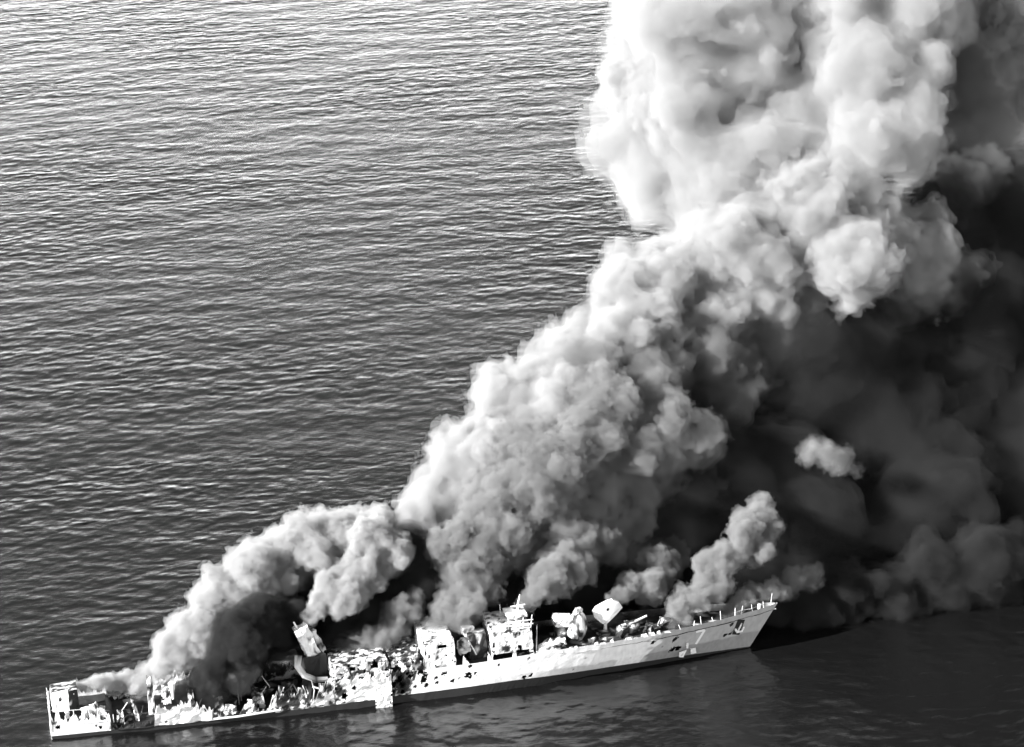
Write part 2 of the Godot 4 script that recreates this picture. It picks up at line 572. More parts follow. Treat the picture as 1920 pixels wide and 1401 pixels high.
func build_ship() -> void:
	ship = Node3D.new()
	ship.name = "burning_frigate"
	add_child(ship)
	ship.position = Vector3(-59.59, 0, -327.6)
	ship.rotation.y = deg_to_rad(9.97)
	tag(ship, "burning wrecked grey warship with a shattered stern, low in the water", "warship")
	var V := func(x: float, y: float, z: float) -> Vector3: return Vector3(x, y, z)

	commit_part("hull_side", hull_side(1.0), paint_mat, ship)
	commit_part("hull_side", hull_side(-1.0), paint_mat, ship)
	commit_part("boot_topping", band(BOOT, -1.2, 1.0, 0.03), black_mat, ship)
	commit_part("boot_topping", band(BOOT, -1.2, -1.0, 0.03), black_mat, ship)
	commit_part("transom", sheet(V.call(0, -1.0, -4.0), V.call(0, -1.0, 4.0), V.call(0.02, 3.0, 4.2), V.call(0.02, 3.0, -4.2), 24, 12, -0.25, 0.1, 0.05), paint_mat, ship)
	# the deck: whole from the midship house forward, awash and burnt further aft
	var st := begin()
	for i in 120:
		for j in 10:
			var q := []
			for e in [[0, 0], [1, 0], [1, 1], [0, 1]]:
				var x: float = 94.0 * (i + e[0]) / 120.0
				var s: float = 2.0 * (j + e[1]) / 10.0 - 1.0
				var y := lerp_table(TOP, x) - 0.8 if x > 46.0 else (minf(lerp_table(TOP, x), 2.0) - 0.25 if x < 7.5 else 0.55)
				if x > 35.0 and x <= 46.0:
					y = 4.0
				var p := Vector3(x, y + 0.12 * crease.get_noise_2d(x, s * 5.0), s * (lerp_table(DECK_HALF, x) - 0.1))
				q.append([p, soot(p, 0.9 if x < 60.0 else 0.5)])
			face(st, q[0][0], q[3][0], q[2][0], q[1][0], q[0][1], q[3][1], q[2][1], q[1][1])
	commit_part("deck", st, paint_mat, ship)

	# midship house, riddled and burnt
	house("midship_house", 35.2, 42.3, -4.9, 4.9, 4.0, 5.7, 0.08, 0.25, 0.16, [[0.3, 0.55, 0.42, 0.8], [0.55, 0.3, 0.6, 0.6], [0.7, 0.5, 0.82, 0.8]])
	house("burnt_house", 42.6, 46.6, -4.6, 4.8, 4.0, 5.5, 0.25, 0.3, 0.28, [[0.1, 0.2, 0.3, 0.6], [0.5, 0.3, 0.75, 0.8]])
	commit_part("hanging_plate", sheet(V.call(40.3, -0.5, 5.75), V.call(42.4, -0.4, 5.8), V.call(42.5, 4.6, 5.55), V.call(40.4, 5.0, 5.5), 12, 26, -0.3, 0.25, 0.05), paint_mat, ship).set_meta("label", "bright torn plate hanging down the side into the water")
	# arched torn deck edge before the funnel casing
	commit_part("torn_plate", sheet(V.call(43.0, 4.1, 5.0), V.call(46.4, 4.1, 5.0), V.call(46.0, 6.1, 4.6), V.call(43.4, 5.4, 4.8), 16, 9, 0.05, 0.4, 0.3), paint_mat, ship)
	commit_part("torn_plate", sheet(V.call(45.4, 5.4, 4.6), V.call(45.9, 5.4, 4.6), V.call(46.3, 7.0, 4.4), V.call(46.0, 6.9, 4.4), 3, 8, -0.3, 0.1, 0.0), paint_mat, ship)
	commit_part("torn_plate", sheet(V.call(35.0, 4.4, 5.15), V.call(37.6, 4.0, 5.15), V.call(37.0, 5.6, 5.0), V.call(34.8, 6.1, 5.0), 12, 8, -0.1, 0.3, 0.2), paint_mat, ship)

	# funnel casing with its posts
	var fc := house("funnel_casing", 46.9, 50.9, -3.4, 4.7, 3.3, 7.25, -0.25, 0.14, 0.02, [[0.45, 0.82, 0.75, 0.93]])
	for x in [47.2, 48.8]:
		commit_part("post", tube([V.call(x, 7.2, 4.3), V.call(x + 0.02, 8.4, 4.3)], 0.06, 0.05, -0.4, 6), paint_mat, fc)
	commit_part("bent_spike", sheet(V.call(50.2, 7.2, 4.4), V.call(50.9, 7.2, 4.4), V.call(50.0, 8.6, 4.3), V.call(49.7, 8.6, 4.3), 3, 5, -0.4, 0.05, 0.0), paint_mat, fc)
	# flaps of plate folded out along the deck edge
	for a in [[51.7, 4.1, 0.9, 1.1], [54.9, 4.2, 0.7, 1.2]]:
		commit_part("folded_flap", sheet(V.call(a[0], a[1], 5.0), V.call(a[0] + a[2], a[1], 5.0), V.call(a[0] + a[2] * 0.7, a[1] + a[3] * 0.5, 4.7), V.call(a[0] + a[2] * 0.2, a[1] + a[3], 4.6), 5, 6, -0.3, 0.15, 0.0), paint_mat, ship)
	# wreck between the funnel and the bridge
	commit_part("wrecked_director", dome(V.call(52.6, 5.3, 1.6), V.call(1.1, 1.1, 1.1), V.call(10, 0, 20), 0.12, 0.5), paint_mat, ship)
	commit_part("director_frame", tube([V.call(52.3, 4.2, 2.2), V.call(52.6, 5.6, 2.5), V.call(53.0, 6.2, 2.3), V.call(53.6, 5.0, 2.4), V.call(53.9, 4.3, 2.5)], 0.08, 0.08, -0.2, 6), paint_mat, ship)
	commit_part("locker", solid(V.call(53.3, 6.0, 0.4), V.call(1.3, 1.5, 1.2), V.call(0, 15, 6), -0.1, 0.25), paint_mat, ship)
	commit_part("burnt_trunk", solid(V.call(54.2, 3.4, 0.6), V.call(2.3, 3.5, 3.0), V.call(0, 5, 3), 0.6, 0.3), paint_mat, ship)

	# bridge with its lookout frame and mast
	var br := house("bridge", 55.8, 61.0, -3.2, 4.1, 3.4, 7.6, -0.22, 0.15, 0.03, [[0.0, 0.0, 0.5, 0.3], [0.55, 0.05, 0.9, 0.36], [0.6, 0.44, 0.7, 0.52]])
	for k in 4:
		var x: float = 58.0 + k * 0.95
		commit_part("lookout_post", tube([V.call(x, 7.6, 3.6), V.call(x + (0.25 if k == 3 else 0.05), 9.1 + 0.25 * (k % 2), 3.6)], 0.07, 0.06, -0.4, 6), paint_mat, br)
		commit_part("lookout_post", tube([V.call(x, 7.6, -2.2), V.call(x, 8.9, -2.2)], 0.06, 0.06, 0.0, 6), paint_mat, br)
	for y in [8.1, 8.65]:
		commit_part("lookout_rail", tube([V.call(57.9, y, 3.62), V.call(61.2, y + 0.05, 3.62)], 0.07, 0.07, -0.4, 6), paint_mat, br)
	commit_part("platform", solid(V.call(59.4, 8.7, 0.8), V.call(2.6, 0.22, 3.4), V.call(0, 0, 3), -0.2, 0.1), paint_mat, br)
	var mast := commit_part("mast", tube([V.call(59.6, 7.6, 0.4), V.call(59.75, 8.8, 0.4), V.call(59.95, 9.9, 0.4), V.call(60.2, 11.0, 0.4)], 0.26, 0.06, -0.3, 8), paint_mat, br)
	commit_part("crossbar", tube([V.call(58.9, 9.5, 0.5), V.call(60.8, 9.6, 0.5)], 0.09, 0.09, -0.3, 6), paint_mat, mast)
	commit_part("ladder_post", tube([V.call(61.4, 3.7, 3.6), V.call(61.7, 7.9, 3.5)], 0.08, 0.06, 0.0, 6), paint_mat, br)

	# rubble before the bridge
	commit_part("rubble_heap", dome(V.call(63.6, 4.5, 3.4), V.call(1.9, 1.0, 1.5), V.call(0, 0, 10), 0.1, 0.7, -0.2), paint_mat, ship)
	commit_part("torn_plate", sheet(V.call(62.4, 4.5, 4.4), V.call(65.4, 4.7, 4.4), V.call(65.2, 5.7, 3.6), V.call(63.2, 5.5, 3.6), 12, 6, 0.0, 0.35, 0.2), paint_mat, ship)
	# gun mount: a rounded shield, a white box behind it, a broken barrel
	var gun := Node3D.new()
	gun.name = "gun_mount"
	ship.add_child(gun)
	commit_part("gun_shield", dome(V.call(67.3, 5.6, 0.6), V.call(1.35, 2.3, 1.6), V.call(0, 0, -16), 0.2, 0.12, -0.5), paint_mat, gun)
	commit_part("gun_house", solid(V.call(65.5, 6.3, 0.4), V.call(2.2, 1.15, 2.0), V.call(0, 0, -6), -0.15, 0.2), paint_mat, gun)
	commit_part("gun_base", solid(V.call(65.6, 3.9, 0.2), V.call(2.0, 2.4, 2.0), V.call(0, 0, 0), 0.6, 0.3), paint_mat, gun)
	commit_part("broken_fitting", solid(V.call(67.5, 7.5, 0.5), V.call(0.9, 0.9, 0.6), V.call(0, 20, -25), -0.2, 0.3), paint_mat, gun)

	# the big tilted white shield on its stalk
	var sh := Node3D.new()
	sh.name = "tilted_shield"
	ship.add_child(sh)
	var rim := PackedVector2Array([Vector2(73.63, 7.45), Vector2(73.17, 8.26), Vector2(72.3, 8.73), Vector2(71.57, 8.61), Vector2(70.92, 8.35), Vector2(70.1, 7.94), Vector2(69.68, 7.31), Vector2(69.89, 6.53), Vector2(70.67, 5.76), Vector2(71.3, 5.27), Vector2(71.97, 5.95), Vector2(72.8, 6.7)])
	var eye := PackedVector2Array()
	for k in rim.size():
		eye.append(Vector2(71.65, 7.5) + (rim[k] - Vector2(71.65, 7.2)).normalized() * (0.26 if k % 3 else 0.2))
	commit_part("shield_panel", slab(rim, eye, -0.25, 0.2, -0.6, 0.35), paint_mat, sh)
	commit_part("stalk", tube([V.call(71.2, 4.2, -0.1), V.call(71.35, 5.8, -0.1)], 0.3, 0.16, -0.2, 8), paint_mat, sh)
	commit_part("foot", solid(V.call(71.2, 4.1, 0.0), V.call(1.9, 0.6, 1.6), V.call(0, 10, 0), 0.5, 0.2), paint_mat, sh)
	# wreckage on the foredeck
	commit_part("fallen_barrel", tube([V.call(73.2, 5.4, 1.0), V.call(74.8, 5.7, 0.9), V.call(76.6, 6.3, 0.7)], 0.2, 0.13, 0.05, 8), paint_mat, ship)
	for a in [[73.0, 1.6, 1.2, 0.7], [74.6, 0.8, 1.7, 0.9], [76.6, 1.4, 1.1, 0.6], [79.0, 0.2, 1.3, 0.5], [70.0, 3.6, 0.8, 0.5], [68.8, 3.9, 0.6, 0.6]]:
		commit_part("deck_wreck", solid(V.call(a[0], lerp_table(TOP, a[0]) - 0.8, a[1]), V.call(a[2], a[3] + 0.6, 1.0), V.call(rng.randf_range(-10, 10), rng.randf_range(0, 90), rng.randf_range(-14, 14)), 0.4, 0.3), paint_mat, ship)
	# ragged remains of the bulwark along the starboard deck edge
	for k in 15:
		var x := 61.5 + k * 1.2 + rng.randf_range(-0.55, 0.55)
		var y := lerp_table(TOP, x)
		var z := lerp_table(DECK_HALF, x) - 0.08
		var hgt := rng.randf_range(0.05, 0.5)
		var long := rng.randf_range(0.3, 1.1)
		commit_part("bulwark_stump", sheet(V.call(x, y - 0.1, z), V.call(x + long, y - 0.1, z), V.call(x + long * 0.8, y + hgt, z), V.call(x + 0.1, y + hgt * rng.randf_range(0.4, 1.0), z), 3, 2, -0.15, 0.08, 0.0, 0.06), paint_mat, ship)

	# forecastle rail
	for k in 9:
		var x := 80.2 + k * 1.5 + rng.randf_range(-0.5, 0.5)
		var y := lerp_table(TOP, x) - 0.1
		var z := lerp_table(DECK_HALF, x) - 0.1
		var bent := rng.randf_range(-0.25, 0.25)
		commit_part("stanchion", tube([V.call(x, y, z), V.call(x + bent, y + rng.randf_range(0.5, 1.25), z)], 0.055, 0.045, -0.4, 6), paint_mat, ship)
	for y in [0.5]:
		var pts := []
		for k in 6:
			var x := 88.0 + k * 1.08
			pts.append(V.call(x, lerp_table(TOP, x) - 0.1 + y + 0.08 * sin(k * 2.1), lerp_table(DECK_HALF, x) - 0.1))
		commit_part("rail", tube(pts, 0.03, 0.03, -0.3, 5), paint_mat, ship)
	commit_part("jackstaff", tube([V.call(93.2, 4.9, 0), V.call(93.5, 7.2, 0)], 0.06, 0.04, -0.3, 6), paint_mat, ship)
	commit_part("bollard", tube([V.call(91.6, 4.8, 0.5), V.call(91.6, 6.1, 0.5)], 0.2, 0.24, -0.3, 8), paint_mat, ship)
	# anchor in its pocket on the bow
	var an := Node3D.new()
	an.name = "anchor"
	ship.add_child(an)
	commit_part("shank", tube([on_hull(88.4, 3.0, 0.2), on_hull(88.9, 4.2, 0.2)], 0.13, 0.11, -0.5, 6), paint_mat, an)
	commit_part("fluke", tube([on_hull(88.0, 3.5, 0.22), on_hull(88.3, 3.0, 0.3), on_hull(88.9, 3.0, 0.3), on_hull(89.3, 3.6, 0.22)], 0.16, 0.14, -0.5, 6), paint_mat, an)
	commit_part("hawse_plate", strip([Vector2(88.2, 2.5), Vector2(88.9, 4.7)], 1.1, 0.03, 0.0), black_mat, an)
	# the pennant number: a white 7
	commit_part("hull_number", strip([Vector2(82.5, 4.25), Vector2(83.7, 4.3), Vector2(82.6, 2.3)], 0.34, 0.03, 0.0), paint_mat, ship).set_meta("label", "white figure 7 painted on the bow")
	# torn metal hanging from the holes under the number
	commit_part("torn_plate", sheet(on_hull(80.2, 0.9, 0.5), on_hull(80.8, 0.7, 0.7), on_hull(81.3, 1.7, 0.25), on_hull(80.3, 1.5, 0.25), 4, 5, -0.4, 0.15, 0.0), paint_mat, ship)
	commit_part("torn_plate", sheet(on_hull(81.2, 2.0, 0.3), on_hull(81.45, 2.0, 0.3), on_hull(81.5, 2.9, 0.12), on_hull(81.2, 2.9, 0.12), 3, 5, -0.4, 0.1, 0.0), paint_mat, ship)
	commit_part("torn_plate", sheet(on_hull(81.9, 0.9, 0.35), on_hull(82.7, 0.9, 0.35), on_hull(82.6, 1.7, 0.15), on_hull(81.9, 1.7, 0.15), 5, 5, -0.1, 0.15, 0.1), paint_mat, ship)

	# the leaning funnel stump over the burnt-out after hull
	var fs := Node3D.new()
	fs.name = "leaning_stump"
	ship.add_child(fs)
	commit_part("casing", solid(V.call(33.4, 5.9, 0.2), V.call(1.7, 4.1, 1.8), V.call(0, 8, 21), -0.3, 0.3, 7), paint_mat, fs)
	commit_part("burnt_face", solid(V.call(34.5, 5.9, -0.4), V.call(1.0, 3.6, 1.7), V.call(0, 12, 23), 0.35, 0.4), paint_mat, fs)
	commit_part("broken_pipe", tube([V.call(31.6, 9.6, 0.3), V.call(31.2, 10.6, 0.5)], 0.13, 0.1, -0.4, 6), paint_mat, fs)
	commit_part("trunk_base", solid(V.call(33.9, 0.4, -0.4), V.call(3.2, 5.6, 3.6), V.call(0, 0, 8), 0.75, 0.6), paint_mat, fs)
	commit_part("bent_duct", tube([V.call(31.4, 6.4, 1.4), V.call(31.2, 5.2, 1.9), V.call(31.9, 4.0, 2.3), V.call(33.3, 3.3, 2.4), V.call(34.8, 3.2, 2.2)], 0.5, 0.34, 0.22, 9), paint_mat, fs)
	commit_part("bent_duct", tube([V.call(32.8, 2.6, 2.9), V.call(33.8, 2.2, 3.0), V.call(34.8, 2.2, 2.9), V.call(35.1, 2.9, 2.8)], 0.12, 0.12, -0.3, 6), paint_mat, fs)

	# the after hull: burnt frames, torn plates standing up, all shapes and sizes
	var torn := [
		[12.2, 1.2, 1.5, 13.0, 5.9, 0.7], [13.9, 2.6, 2.0, 15.1, 4.6, 0.9], [20.4, 1.2, 3.4, 21.6, 3.0, 1.2], [21.4, 1.0, 4.0, 23.0, 1.9, 1.4], [23.2, 0.9, 4.2, 25.6, 2.3, 1.0],
		[28.2, 0.9, 4.6, 29.0, 3.9, 0.6], [30.6, 0.9, 4.7, 31.6, 3.3, 0.8], [33.2, 0.8, 4.8, 34.6, 3.7, 1.0], [8.0, 0.8, 3.6, 9.2, 2.6, 0.7], [10.5, 0.8, 2.5, 11.0, 3.4, 0.5], [17.0, 2.4, 3.2, 18.0, 4.2, 0.6], [26.0, 0.8, 3.0, 26.8, 2.6, 0.8], [5.8, 1.9, 3.8, 7.4, 3.0, 0.8],
	]
	for a in torn:
		var lean := rng.randf_range(-0.4, 0.4)
		commit_part("torn_plate", sheet(V.call(a[0], a[1] - 0.5, a[2]), V.call(a[3], a[1] - 0.5, a[2] + 0.2), V.call(a[3] - 0.2 + lean, a[4] - 0.3, a[2] - 0.5), V.call(a[3] - 0.2 - a[5] + lean, a[4], a[2] - 0.4), 7, 10, 0.1, 0.3, 0.1), paint_mat, ship)
	for k in 22:
		var x := rng.randf_range(7.5, 34.0)
		var z := rng.randf_range(-1.0, 4.3)
		var y := rng.randf_range(1.6, 3.6)
		commit_part("bent_frame", tube([V.call(x, 0.4, z), V.call(x + rng.randf_range(-0.3, 0.3), y * 0.6, z), V.call(x + rng.randf_range(-0.8, 0.9), y, z + rng.randf_range(-0.5, 0.3))], 0.1, 0.06, rng.randf_range(-0.3, 0.3), 6), paint_mat, ship)
	for k in 14:
		var x := rng.randf_range(8.0, 34.0)
		commit_part("wreck_block", solid(V.call(x, 0.3, rng.randf_range(-2.5, 3.6)), V.call(rng.randf_range(0.8, 2.6), rng.randf_range(0.6, 2.4), rng.randf_range(0.8, 2.0)), V.call(rng.randf_range(-20, 20), rng.randf_range(0, 90), rng.randf_range(-25, 25)), 0.7, 0.5), paint_mat, ship)
	# bent rubbing strake lying awash along the after hull
	commit_part("rubbing_strake", tube([V.call(20.0, 0.75, 5.25), V.call(23.0, 0.8, 5.4), V.call(26.0, 0.95, 5.4), V.call(28.4, 1.0, 5.3)], 0.14, 0.12, -0.2, 6), paint_mat, ship)
	commit_part("mushroom_vent", tube([V.call(15.3, 3.0, 2.8), V.call(15.3, 4.2, 2.8), V.call(15.3, 4.25, 2.8), V.call(15.3, 4.9, 2.8), V.call(15.3, 5.2, 2.8)], 0.14, 0.5, -0.4, 8), paint_mat, ship)

	# stern deckhouse, rails and clutter
	var sdh := Node3D.new()
	sdh.name = "stern_deckhouse"
	ship.add_child(sdh)
	commit_part("wall", sheet(V.call(0.5, 2.7, 2.0), V.call(2.5, 2.7, 2.2), V.call(2.5, 5.6, 2.2), V.call(0.4, 5.3, 2.0), 12, 14, -0.5, 0.08, -0.1, 0.1, [[0.45, 0.5, 0.62, 0.68]]), paint_mat, sdh)
	commit_part("wall", sheet(V.call(2.55, 2.7, 2.2), V.call(3.7, 2.7, 1.0), V.call(3.6, 5.5, 1.0), V.call(2.55, 5.6, 2.2), 6, 14, 0.55, 0.1, 0.0, 0.1), paint_mat, sdh)
	commit_part("wall", sheet(V.call(0.4, 2.7, -0.8), V.call(0.45, 2.7, 1.95), V.call(0.4, 5.3, 1.95), V.call(0.4, 5.2, -0.8), 8, 12, -0.4, 0.1, 0.0, 0.1), paint_mat, sdh)
	commit_part("roof", sheet(V.call(0.4, 5.35, 2.0), V.call(3.6, 5.5, 2.1), V.call(3.6, 5.4, -0.8), V.call(0.4, 5.25, -0.8), 10, 9, 0.2, 0.1, 0.0, 0.1), paint_mat, sdh)
	for k in 9:
		var x := 0.15 + k * 0.95
		var y := lerp_table(TOP, x) - 0.15
		commit_part("stanchion", tube([V.call(x, y, 4.1), V.call(x + rng.randf_range(-0.15, 0.15), y + rng.randf_range(0.7, 1.25), 4.1)], 0.055, 0.045, -0.4, 6), paint_mat, ship)
	for k in 5:
		commit_part("stanchion", tube([V.call(0.1, 2.8, 3.8 - k * 1.5), V.call(-0.1, 4.3, 3.8 - k * 1.5)], 0.055, 0.045, -0.4, 6), paint_mat, ship)
	commit_part("rail", tube([V.call(-0.05, 3.9, 4.05), V.call(2.5, 3.6, 4.1), V.call(5.0, 3.5, 4.15), V.call(7.4, 3.0, 4.2)], 0.035, 0.035, -0.3, 5), paint_mat, ship)
	for a in [[4.8, 1.4, 1.2], [6.3, 0.9, 1.0], [5.6, 0.8, 1.5], [2.2, 0.6, 0.8]]:
		commit_part("deck_locker", solid(V.call(a[0], 2.0, 2.8), V.call(a[1], a[2], 0.9), V.call(rng.randf_range(-8, 8), rng.randf_range(-20, 20), rng.randf_range(-12, 12)), 0.15, 0.3), paint_mat, ship)


# ------------------------------------------------------------------ the smoke

func puffs_along(pts: Array, seed_: int, per_ring: int) -> Array:
	# big puffs crowd along a spine of Vector4(x, y, z, radius) and smaller ones grow on them
	var r := RandomNumberGenerator.new()
	r.seed = seed_
	var out := []
	for k in pts.size() - 1:
		var p: Vector4 = pts[k]
		var q: Vector4 = pts[k + 1]
		var length := Vector3(q.x - p.x, q.y - p.y, q.z - p.z).length()
		var t := 0.0
		while t < 1.0:
			var c := p.lerp(q, t)
			t += 0.5 * c.w / length
			var shift := Vector3(r.randfn(), r.randfn(), r.randfn()) * 0.22 * c.w
			c += Vector4(shift.x, shift.y, shift.z, 0.0)
			c.w *= r.randf_range(0.78, 1.3)
			for j in per_ring:
				var dir := Vector3(r.randfn(), r.randfn(), r.randfn()).normalized()
				var rr := c.w * r.randf_range(0.34, 0.62)
				var o := Vector3(c.x, c.y, c.z) + dir * (c.w - rr) * r.randf_range(0.6, 1.08)
				out.append(Vector4(o.x, o.y, o.z, rr))
				for s in 5:
					var d2 := (dir * 0.7 + Vector3(r.randfn(), r.randfn(), r.randfn()).normalized()).normalized()
					var r2 := rr * r.randf_range(0.3, 0.52)
					var o2 := o + d2 * (rr - r2 * 0.25)
					out.append(Vector4(o2.x, o2.y, o2.z, r2))
	return out


func fog(albedo: float, density: float) -> FogMaterial:
	var f := FogMaterial.new()
	f.resource_name = "smoke"
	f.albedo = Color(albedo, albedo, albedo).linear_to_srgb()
	f.density = density
	return f


func smoke(label: String, puffs: Array, h: float, rough: float, albedo: float, thick: float, seed_: int) -> void:
	var lo := Vector3(1e9, 1e9, 1e9)
	var hi := -lo
	for p: Vector4 in puffs:
		var c := Vector3(p.x, p.y, p.z)
		lo = lo.min(c - Vector3.ONE * p.w)
		hi = hi.max(c + Vector3.ONE * p.w)
	var band := rough * 2.4 + 3.0 * h
	lo -= Vector3.ONE * band
	hi += Vector3.ONE * band
	lo.y = maxf(lo.y, -0.5)
	var nx := int((hi.x - lo.x) / h) + 2
	var ny := int((hi.y - lo.y) / h) + 2
	var nz := int((hi.z - lo.z) / h) + 2
	var f := PackedFloat32Array()
	f.resize(nx * ny * nz)
	f.fill(band)
	for p: Vector4 in puffs:
		var x0 := (p.x - lo.x) / h
		var y0 := (p.y - lo.y) / h
		var z0 := (p.z - lo.z) / h
		var rc := (p.w + band) / h
		var kb := p.w * 0.22
		for k in range(maxi(0, int(z0 - rc)), mini(nz, int(z0 + rc) + 2)):
			var dz := (k - z0) * (k - z0)
			for j in range(maxi(0, int(y0 - rc)), mini(ny, int(y0 + rc) + 2)):
				var dyz := dz + (j - y0) * (j - y0)
				var left := rc * rc - dyz
				if left <= 0.0:
					continue
				var half := sqrt(left)
				var i0 := maxi(0, ceili(x0 - half))
				var at := (k * ny + j) * nx + i0
				for i in range(i0, mini(nx, int(x0 + half) + 1)):
					var g := f[at]
					if g > -band:
						var d := sqrt(dyz + (i - x0) * (i - x0)) * h - p.w
						if d < g + kb:
							var w := maxf(kb - absf(d - g), 0.0)
							f[at] = minf(d, g) - w * w / (4.0 * kb)
					at += 1
	cell.noise_type = FastNoiseLite.TYPE_CELLULAR
	cell.cellular_return_type = FastNoiseLite.RETURN_DISTANCE
	cell.cellular_distance_function = FastNoiseLite.DISTANCE_EUCLIDEAN
	cell.fractal_type = FastNoiseLite.FRACTAL_NONE
	cell.seed = seed_
	cell.frequency = 0.42 / rough
	soft.seed = seed_
	soft.noise_type = FastNoiseLite.TYPE_SIMPLEX
	soft.fractal_type = FastNoiseLite.FRACTAL_FBM
	soft.fractal_octaves = 4
	soft.frequency = 0.16 / rough
	var veil := PackedFloat32Array()
	veil.resize(f.size())
	for k in nz:
		for j in ny:
			var at := (k * ny + j) * nx
			var floor_ := -0.2 - (lo.y + j * h)
			for i in nx:
				var d := f[at]
				if d < band and d > -band:
					var q := Vector3(i, j, k) * h
					var n := soft.get_noise_3dv(q)
					var c := cell.get_noise_3dv(q + Vector3(n, -n, n) * rough * 1.2) + 1.0
					var c2 := cell.get_noise_3dv(q * 2.3 + Vector3(n, n, -n) * rough) + 1.0
					d -= rough * (1.15 * (0.75 - c) + 0.6 * (0.75 - c2) + 1.5 * n)
					veil[at] = maxf(d - rough * 1.5 * soft.get_noise_3dv(q * 3.1 + Vector3(91, 17, 5)), floor_)
				else:
					veil[at] = maxf(d, floor_)
				f[at] = maxf(d, floor_)
				at += 1
	var o := Node3D.new()
	o.name = "smoke_plume"
	add_child(o, true)
	tag(o, label, "smoke", "smoke rising from the burning ship")
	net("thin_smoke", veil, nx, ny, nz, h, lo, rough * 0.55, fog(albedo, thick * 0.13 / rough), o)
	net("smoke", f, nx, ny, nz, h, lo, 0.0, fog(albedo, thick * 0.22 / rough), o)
	# the dense heart, hidden by the rest, on every second grid point
	var mx := nx / 2
	var my := ny / 2
	var mz := nz / 2
	var g := PackedFloat32Array()
	g.resize(mx * my * mz)
	var to := 0
	for k in mz:
		for j in my:
			var from := (2 * k * ny + 2 * j) * nx
			for i in mx:
				g[to] = f[from + 2 * i]
				to += 1
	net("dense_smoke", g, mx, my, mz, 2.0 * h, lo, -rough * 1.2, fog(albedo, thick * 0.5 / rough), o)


func net(called: String, f: PackedFloat32Array, nx: int, ny: int, nz: int, h: float, lo: Vector3, iso: float, mat: Material, parent: Node3D) -> void:
	var vid := PackedInt32Array()
	vid.resize(f.size())
	vid.fill(-1)
	var pos := PackedVector3Array()
	var nor := PackedVector3Array()
	var idx := PackedInt32Array()
	var sy := nx
	var sz := nx * ny
	var off := PackedInt32Array([0, 1, sy, sy + 1, sz, sz + 1, sz + sy, sz + sy + 1])
	var ea := PackedInt32Array([0, 2, 4, 6, 0, 1, 4, 5, 0, 1, 2, 3])
	var eb := PackedInt32Array([1, 3, 5, 7, 2, 3, 6, 7, 4, 5, 6, 7])
	var near := h * 4.5
	var v := PackedFloat32Array()
	v.resize(8)
	for k in nz - 1:
		for j in ny - 1:
			var at := (k * ny + j) * nx
			for i in nx - 1:
				var d := f[at] - iso
				if d < near and d > -near:
					var neg := 0
					for c in 8:
						v[c] = f[at + off[c]] - iso
						if v[c] < 0.0:
							neg += 1
					if neg > 0 and neg < 8:
						var s := Vector3.ZERO
						var cnt := 0
						for e in 12:
							var a := ea[e]
							var b := eb[e]
							if (v[a] < 0.0) != (v[b] < 0.0):
								s += Vector3(a & 1, (a >> 1) & 1, a >> 2).lerp(Vector3(b & 1, (b >> 1) & 1, b >> 2), v[a] / (v[a] - v[b]))
								cnt += 1
						vid[at] = pos.size()
						pos.append(lo + (Vector3(i, j, k) + s / cnt) * h)
						nor.append(Vector3(v[1] + v[3] + v[5] + v[7] - v[0] - v[2] - v[4] - v[6], v[2] + v[3] + v[6] + v[7] - v[0] - v[1] - v[4] - v[5], v[4] + v[5] + v[6] + v[7] - v[0] - v[1] - v[2] - v[3]).normalized())
				at += 1
	for k in range(1, nz - 1):
		for j in range(1, ny - 1):
			var at := (k * ny + j) * nx + 1
			for i in range(1, nx - 1):
				if vid[at] >= 0:
					var n0 := f[at] < iso
					if n0 != (f[at + 1] < iso):
						quad(idx, vid[at - sy - sz], vid[at - sz], vid[at], vid[at - sy], n0)
					if n0 != (f[at + sy] < iso):
						quad(idx, vid[at - sz - 1], vid[at - 1], vid[at], vid[at - sz], n0)
					if n0 != (f[at + sz] < iso):
						quad(idx, vid[at - 1 - sy], vid[at - sy], vid[at], vid[at - 1], n0)
				at += 1
	if idx.is_empty():
		return
	var me := ArrayMesh.new()
	commit(me, pos, nor, idx)
	var o := MeshInstance3D.new()
	o.name = called
	o.mesh = me
	o.material_override = mat
	parent.add_child(o, true)
	triangles += idx.size() / 3


var triangles := 0


func quad(idx: PackedInt32Array, a: int, b: int, c: int, d: int, flip: bool) -> void:
	if a < 0 or b < 0 or c < 0 or d < 0:
		return
	if flip:
		idx.append_array([a, c, b, a, d, c])
	else:
		idx.append_array([a, b, c, a, c, d])


